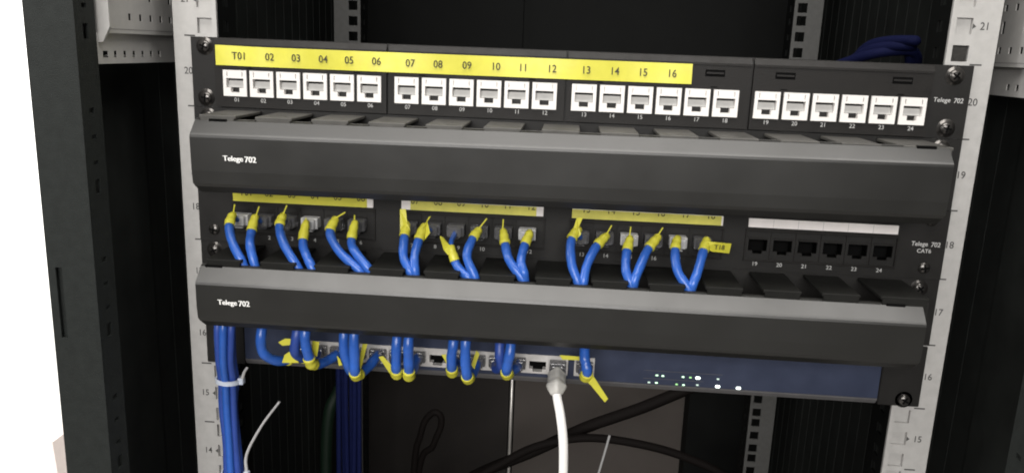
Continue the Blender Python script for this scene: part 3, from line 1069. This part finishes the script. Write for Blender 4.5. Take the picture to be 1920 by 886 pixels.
for k, P in LOWER.items():
    px = allports[LPORT[k]]
    pz = -206.0
    t = thing('switch_cable', LO_LABEL[k], 'cable', (px, -2, pz), 'blue cables in the switch')
    A = [Vector(p) for p in P]
    pts = [A[0] + Vector((0, 8, 14)), A[0]] + A[1:] + [Vector((px, -12.0, pz)), Vector((px, -4, pz))]
    path = spline(pts, 10)
    b = NB()
    tube(b, path, [3.3 + 0.12 * math.sin(q * 0.5 + px) for q in range(len(path))], 14)
    build('sheath', b, 'blue' if k not in 'bj' else 'deepblue', t, origin=(px, -2, pz))
    b = plug_mesh(px, -9.5, pz, 1.5)
    build('plug', b, 'clear', t, origin=(px, -2, pz))
    b = NB()
    if k not in 'bjd':
        c = A[-2] if k not in 'a' else A[-1]
        L = arc_len_to(path, c)
        if k == 'a':
            seg = sub_path(path, L - 3.5, L + 4.5)
        else:
            seg = sub_path(path, L - 7.0, L + 3.5)
        rr = [3.3 + 0.5 + 0.25 * math.sin(q * 1.3) for q in range(len(seg))]
        tube(b, seg, rr, 12)
    if k in LFLAG:
        flag_plate(b, [Vector(p) for p in LFLAG[k]], 0.4)
        if k in 'bd':
            L = arc_len_to(path, A[-1])
            tube(b, sub_path(path, L - 3.0, L + 4.0), 3.75, 12)
    if len(b.verts):
        build('flag_label', b, 'yellow', t, origin=(px, -2, pz))
    else:
        b.free()

# the white cable
t = thing('network_cable', 'white cable with pale grey boot hanging down from the switch', 'cable', (2.4, -2, -206))
WP = [[2.3, -4, -206.4], [2.2, -14.0, -206.4], [2.2, -24.0, -208.9], [2.7, -32.0, -214.8], [5.8, -38.0, -226.9], [8.4, -40.0, -244.1], [9.7, -40.0, -270.4], [10.8, -38.0, -306.3], [12, -20, -420], [10, 20, -600]]
path = spline([Vector(p) for p in WP], 12)
b = NB()
tube(b, path, 2.95, 16)
build('sheath', b, 'whitecable', t, origin=(2.4, -2, -206))
b = plug_mesh(2.4, -13, -206.2, 1.5)
build('plug', b, 'clear', t, origin=(2.4, -2, -206))
b = NB()
seg = sub_path(path, 13, 31)
n = len(seg)
rr = []
for q in range(n):
    f = q / (n - 1)
    r0 = 4.9 if f < 0.78 else 4.9 - (f - 0.78) / 0.22 * 1.8
    if 0.06 < f < 0.5:
        r0 -= 0.5 * (q % 2)
    if 0.55 < f < 0.74:
        r0 += 0.45
    rr.append(r0)
tube(b, seg, rr, 24, square=True)
build('boot', b, 'boot', t, origin=(2.4, -2, -206))
b = NB()
flag_plate(b, [Vector(p) for p in [[3.1, -22.0, -191.7], [16.4, -22.0, -191.9], [16.6, -22.0, -194.3], [5.0, -22.0, -194.6]]], 0.4)
build('flag_label', b, 'yellow', t, origin=(2.4, -2, -206))

# ------------------------------------------------------------------ bundle hanging down the left rail, with ties
BUN = [[-218.8, -30.0, -188.4], [-220.5, -27.0, -208.5], [-221.0, -22.0, -225.2], [-223.6, -18.0, -246.8], [-223.0, -17.0, -274.8], [-222.4, -17.0, -303.5], [-221, -16, -420], [-220, -8, -620]]
BOFF = [(-0.8, 0.0), (3.0, -2.6), (6.6, 0.4), (1.0, 4.0), (6.0, 4.8)]
BL = ['left front blue cable of the tied bundle on the left rail', 'middle foremost blue cable of the tied bundle on the left rail',
      'right front blue cable of the tied bundle on the left rail', 'blue cable at the back left inside the tied bundle', 'blue cable at the back right inside the tied bundle']
for i, (dx, dy) in enumerate(BOFF):
    pts = [Vector((p[0] + dx * (1.12 if q < 2 else 0.95) + 0.5 * math.sin(q * 2.1 + i), p[1] + dy, p[2])) for q, p in enumerate(BUN)]
    b = NB()
    top = [pts[0] + Vector((0, 4, 22)), pts[0] + Vector((0, 2, 10))]
    tube(b, spline(top + pts, 8), 2.55, 12)
    tag(build('bundled_cable', b, 'deepblue' if i != 1 else 'blue', origin=(-220, -20, -300)), BL[i], 'cable', 'blue cables tied down the left rail')


def tie(cx, cy, cz, rx, ry, tail, label, tilt=0.0):
    t = thing('cable_tie', label, 'cable tie', (cx, cy, cz), 'cable ties on the blue bundle')
    b = NB()
    n = 28
    for w in (0,):
        inner, outer = [], []
        for q in range(n):
            a = 2 * math.pi * q / n
            inner.append((cx + rx * math.cos(a), cy + ry * math.sin(a)))
            outer.append((cx + (rx + 0.9) * math.cos(a), cy + (ry + 0.9) * math.sin(a)))
        V = []
        for (x, y), (X, Y) in zip(inner, outer):
            dz = tilt * (x - cx)
            V.append([b.verts.new((x, y, cz - 1.5 + dz)), b.verts.new((X, Y, cz - 1.5 + dz)), b.verts.new((X, Y, cz + 1.5 + dz)), b.verts.new((x, y, cz + 1.5 + dz))])
        for q in range(n):
            for k in range(4):
                b.faces.new((V[q][k], V[(q + 1) % n][k], V[(q + 1) % n][(k + 1) % 4], V[q][(k + 1) % 4]))
    build('strap', b, 'tie', t, origin=(cx, cy, cz))
    b = NB()
    hx = cx + rx + 1.2
    box(b, hx - 1.8, hx + 2.0, cy - 2.2, cy + 2.2, cz - 2.4, cz + 2.4, 0.5, 1)
    build('tie_head', b, 'tie', t, origin=(cx, cy, cz))
    b = NB()
    P = [Vector(p) for p in tail]
    tube(b, spline(P, 8), [1.25 - 0.4 * q / (8 * (len(P) - 1)) for q in range(8 * (len(P) - 1) + 1)], 6)
    build('tie_tail', b, 'tietail', t, origin=(cx, cy, cz))


tie(-218.2, -20.5, -224.5, 7.6, 6.6, [[-208.8, -21.0, -224.0], [-206.0, -23.0, -217.3], [-202.8, -26.0, -212.7]],
    'upper pale cable tie round the blue bundle, short tail pointing up right', -0.05)
tie(-219.7, -15.2, -297.0, 7.8, 6.6, [[-210.6, -15.0, -296.4], [-210.4, -14.0, -282.1], [-199.3, -14.0, -260.2], [-185.9, -14.0, -241.0]],
    'lower cable tie at the bottom edge, long thin tail slanting up right into the dark', -0.03)

# ------------------------------------------------------------------ loose cables in the back of the cabinet
def loose(name, pts, r, m, label, cat, group=None, n=10):
    b = NB()
    tube(b, spline([Vector(p) for p in pts], n), r, 12)
    return tag(build(name, b, m, origin=pts[0]), label, cat, group)


loose('power_cable', [[-260, 470, -982], [-210, 440, -660], [-116.8, 430.0, -560.2], [-89.5, 430.0, -535.8], [-21.9, 430.0, -499.7], [44.0, 430.0, -461.5], [108.8, 430.0, -431.4], [165.6, 430.0, -401.0], [221.1, 430.0, -370.6], [262, 440, -350]],
      7.5, 'blackcable', 'thick black cable rising to the right in the back of the cabinet', 'cable', 'black cables in the cabinet back')
loose('power_cable', [[-240, 400, -982], [-170, 380, -600], [-97.5, 380.0, -522.2], [-58.9, 380.0, -492.5], [-14.5, 380.0, -465.7], [42.5, 380.0, -451.0], [106.4, 380.0, -454.6], [164.4, 380.0, -468.4], [217.2, 380.0, -493.8], [270, 400, -560], [285, 420, -982]],
      5.0, 'blackcable', 'black cable arching over behind the white cable', 'cable', 'black cables in the cabinet back')
loose('power_cable', [[-175, 420, -982], [-172, 405, -560], [-162, 400, -470.2], [-150, 400.0, -443.4], [-139, 400.0, -443.1], [-137.0, 400.0, -458.0], [-146, 400.0, -484.6], [-168, 410, -560], [-170, 430, -982]],
      4.2, 'blackcable', 'thin black cable bent in a small hook left of the bright rod', 'cable', 'black cables in the cabinet back')
for i in range(6):
    x = -249 + i * 4.7
    loose('rear_cable', [[x + random.uniform(-1, 1) * q / 3, 345 + 5 * (i % 2) - q * 0.8, -982 + 118 * q] for q in range(7)], 3.0, 'rearblue',
          'dark navy cable in the row running down the left rear rail', 'cable', 'navy cables on the left rear rail', 6)
loose('green_cable', [[-318 + 26, 400, -982], [-286, 400, -700], [-282, 402, -480], [-272, 420, -430], [-262, 480, -400]], 7.5, 'greencable',
      'dark green cable standing left of the navy cables', 'cable')
for i in range(3):
    loose('stray_cable', [[222 + 6 * i, 210, -6 - 3 * i], [240 + 2 * i, 175.0 + 5 * i, 5 + 4 * i], [257 + 4 * i, 165.0 - 6 * i, 9 + 4 * i], [272 - 2 * i, 165.0, 8 + 2 * i], [281 - 2 * i, 185.0, -6 - 3 * i], [286, 260, -30]], 4.0, 'straynavy',
          ['highest of the dim blue cables looped behind the upper right panel corner', 'middle of the dim blue cables looped behind the upper right panel corner', 'lowest of the dim blue cables looped behind the upper right panel corner'][2 - i],
          'cable', 'blue cables behind the upper panel')
b = NB()
tube(b, spline([Vector(p) for p in [[40, 200, -430], [46.0, 200.0, -404.5], [50.8, 200.0, -381.4], [55.8, 200.0, -355.9]]], 8), 1.2, 8)
tube(b, spline([Vector(p) for p in [[40, 200, -430], [38, 215, -560], [30, 260, -982]]], 8), 2.2, 8)
tag(build('grey_wire', b, 'tietail', origin=(40, 260, -982)), 'thin grey wire end sticking up right of the white cable', 'wire')
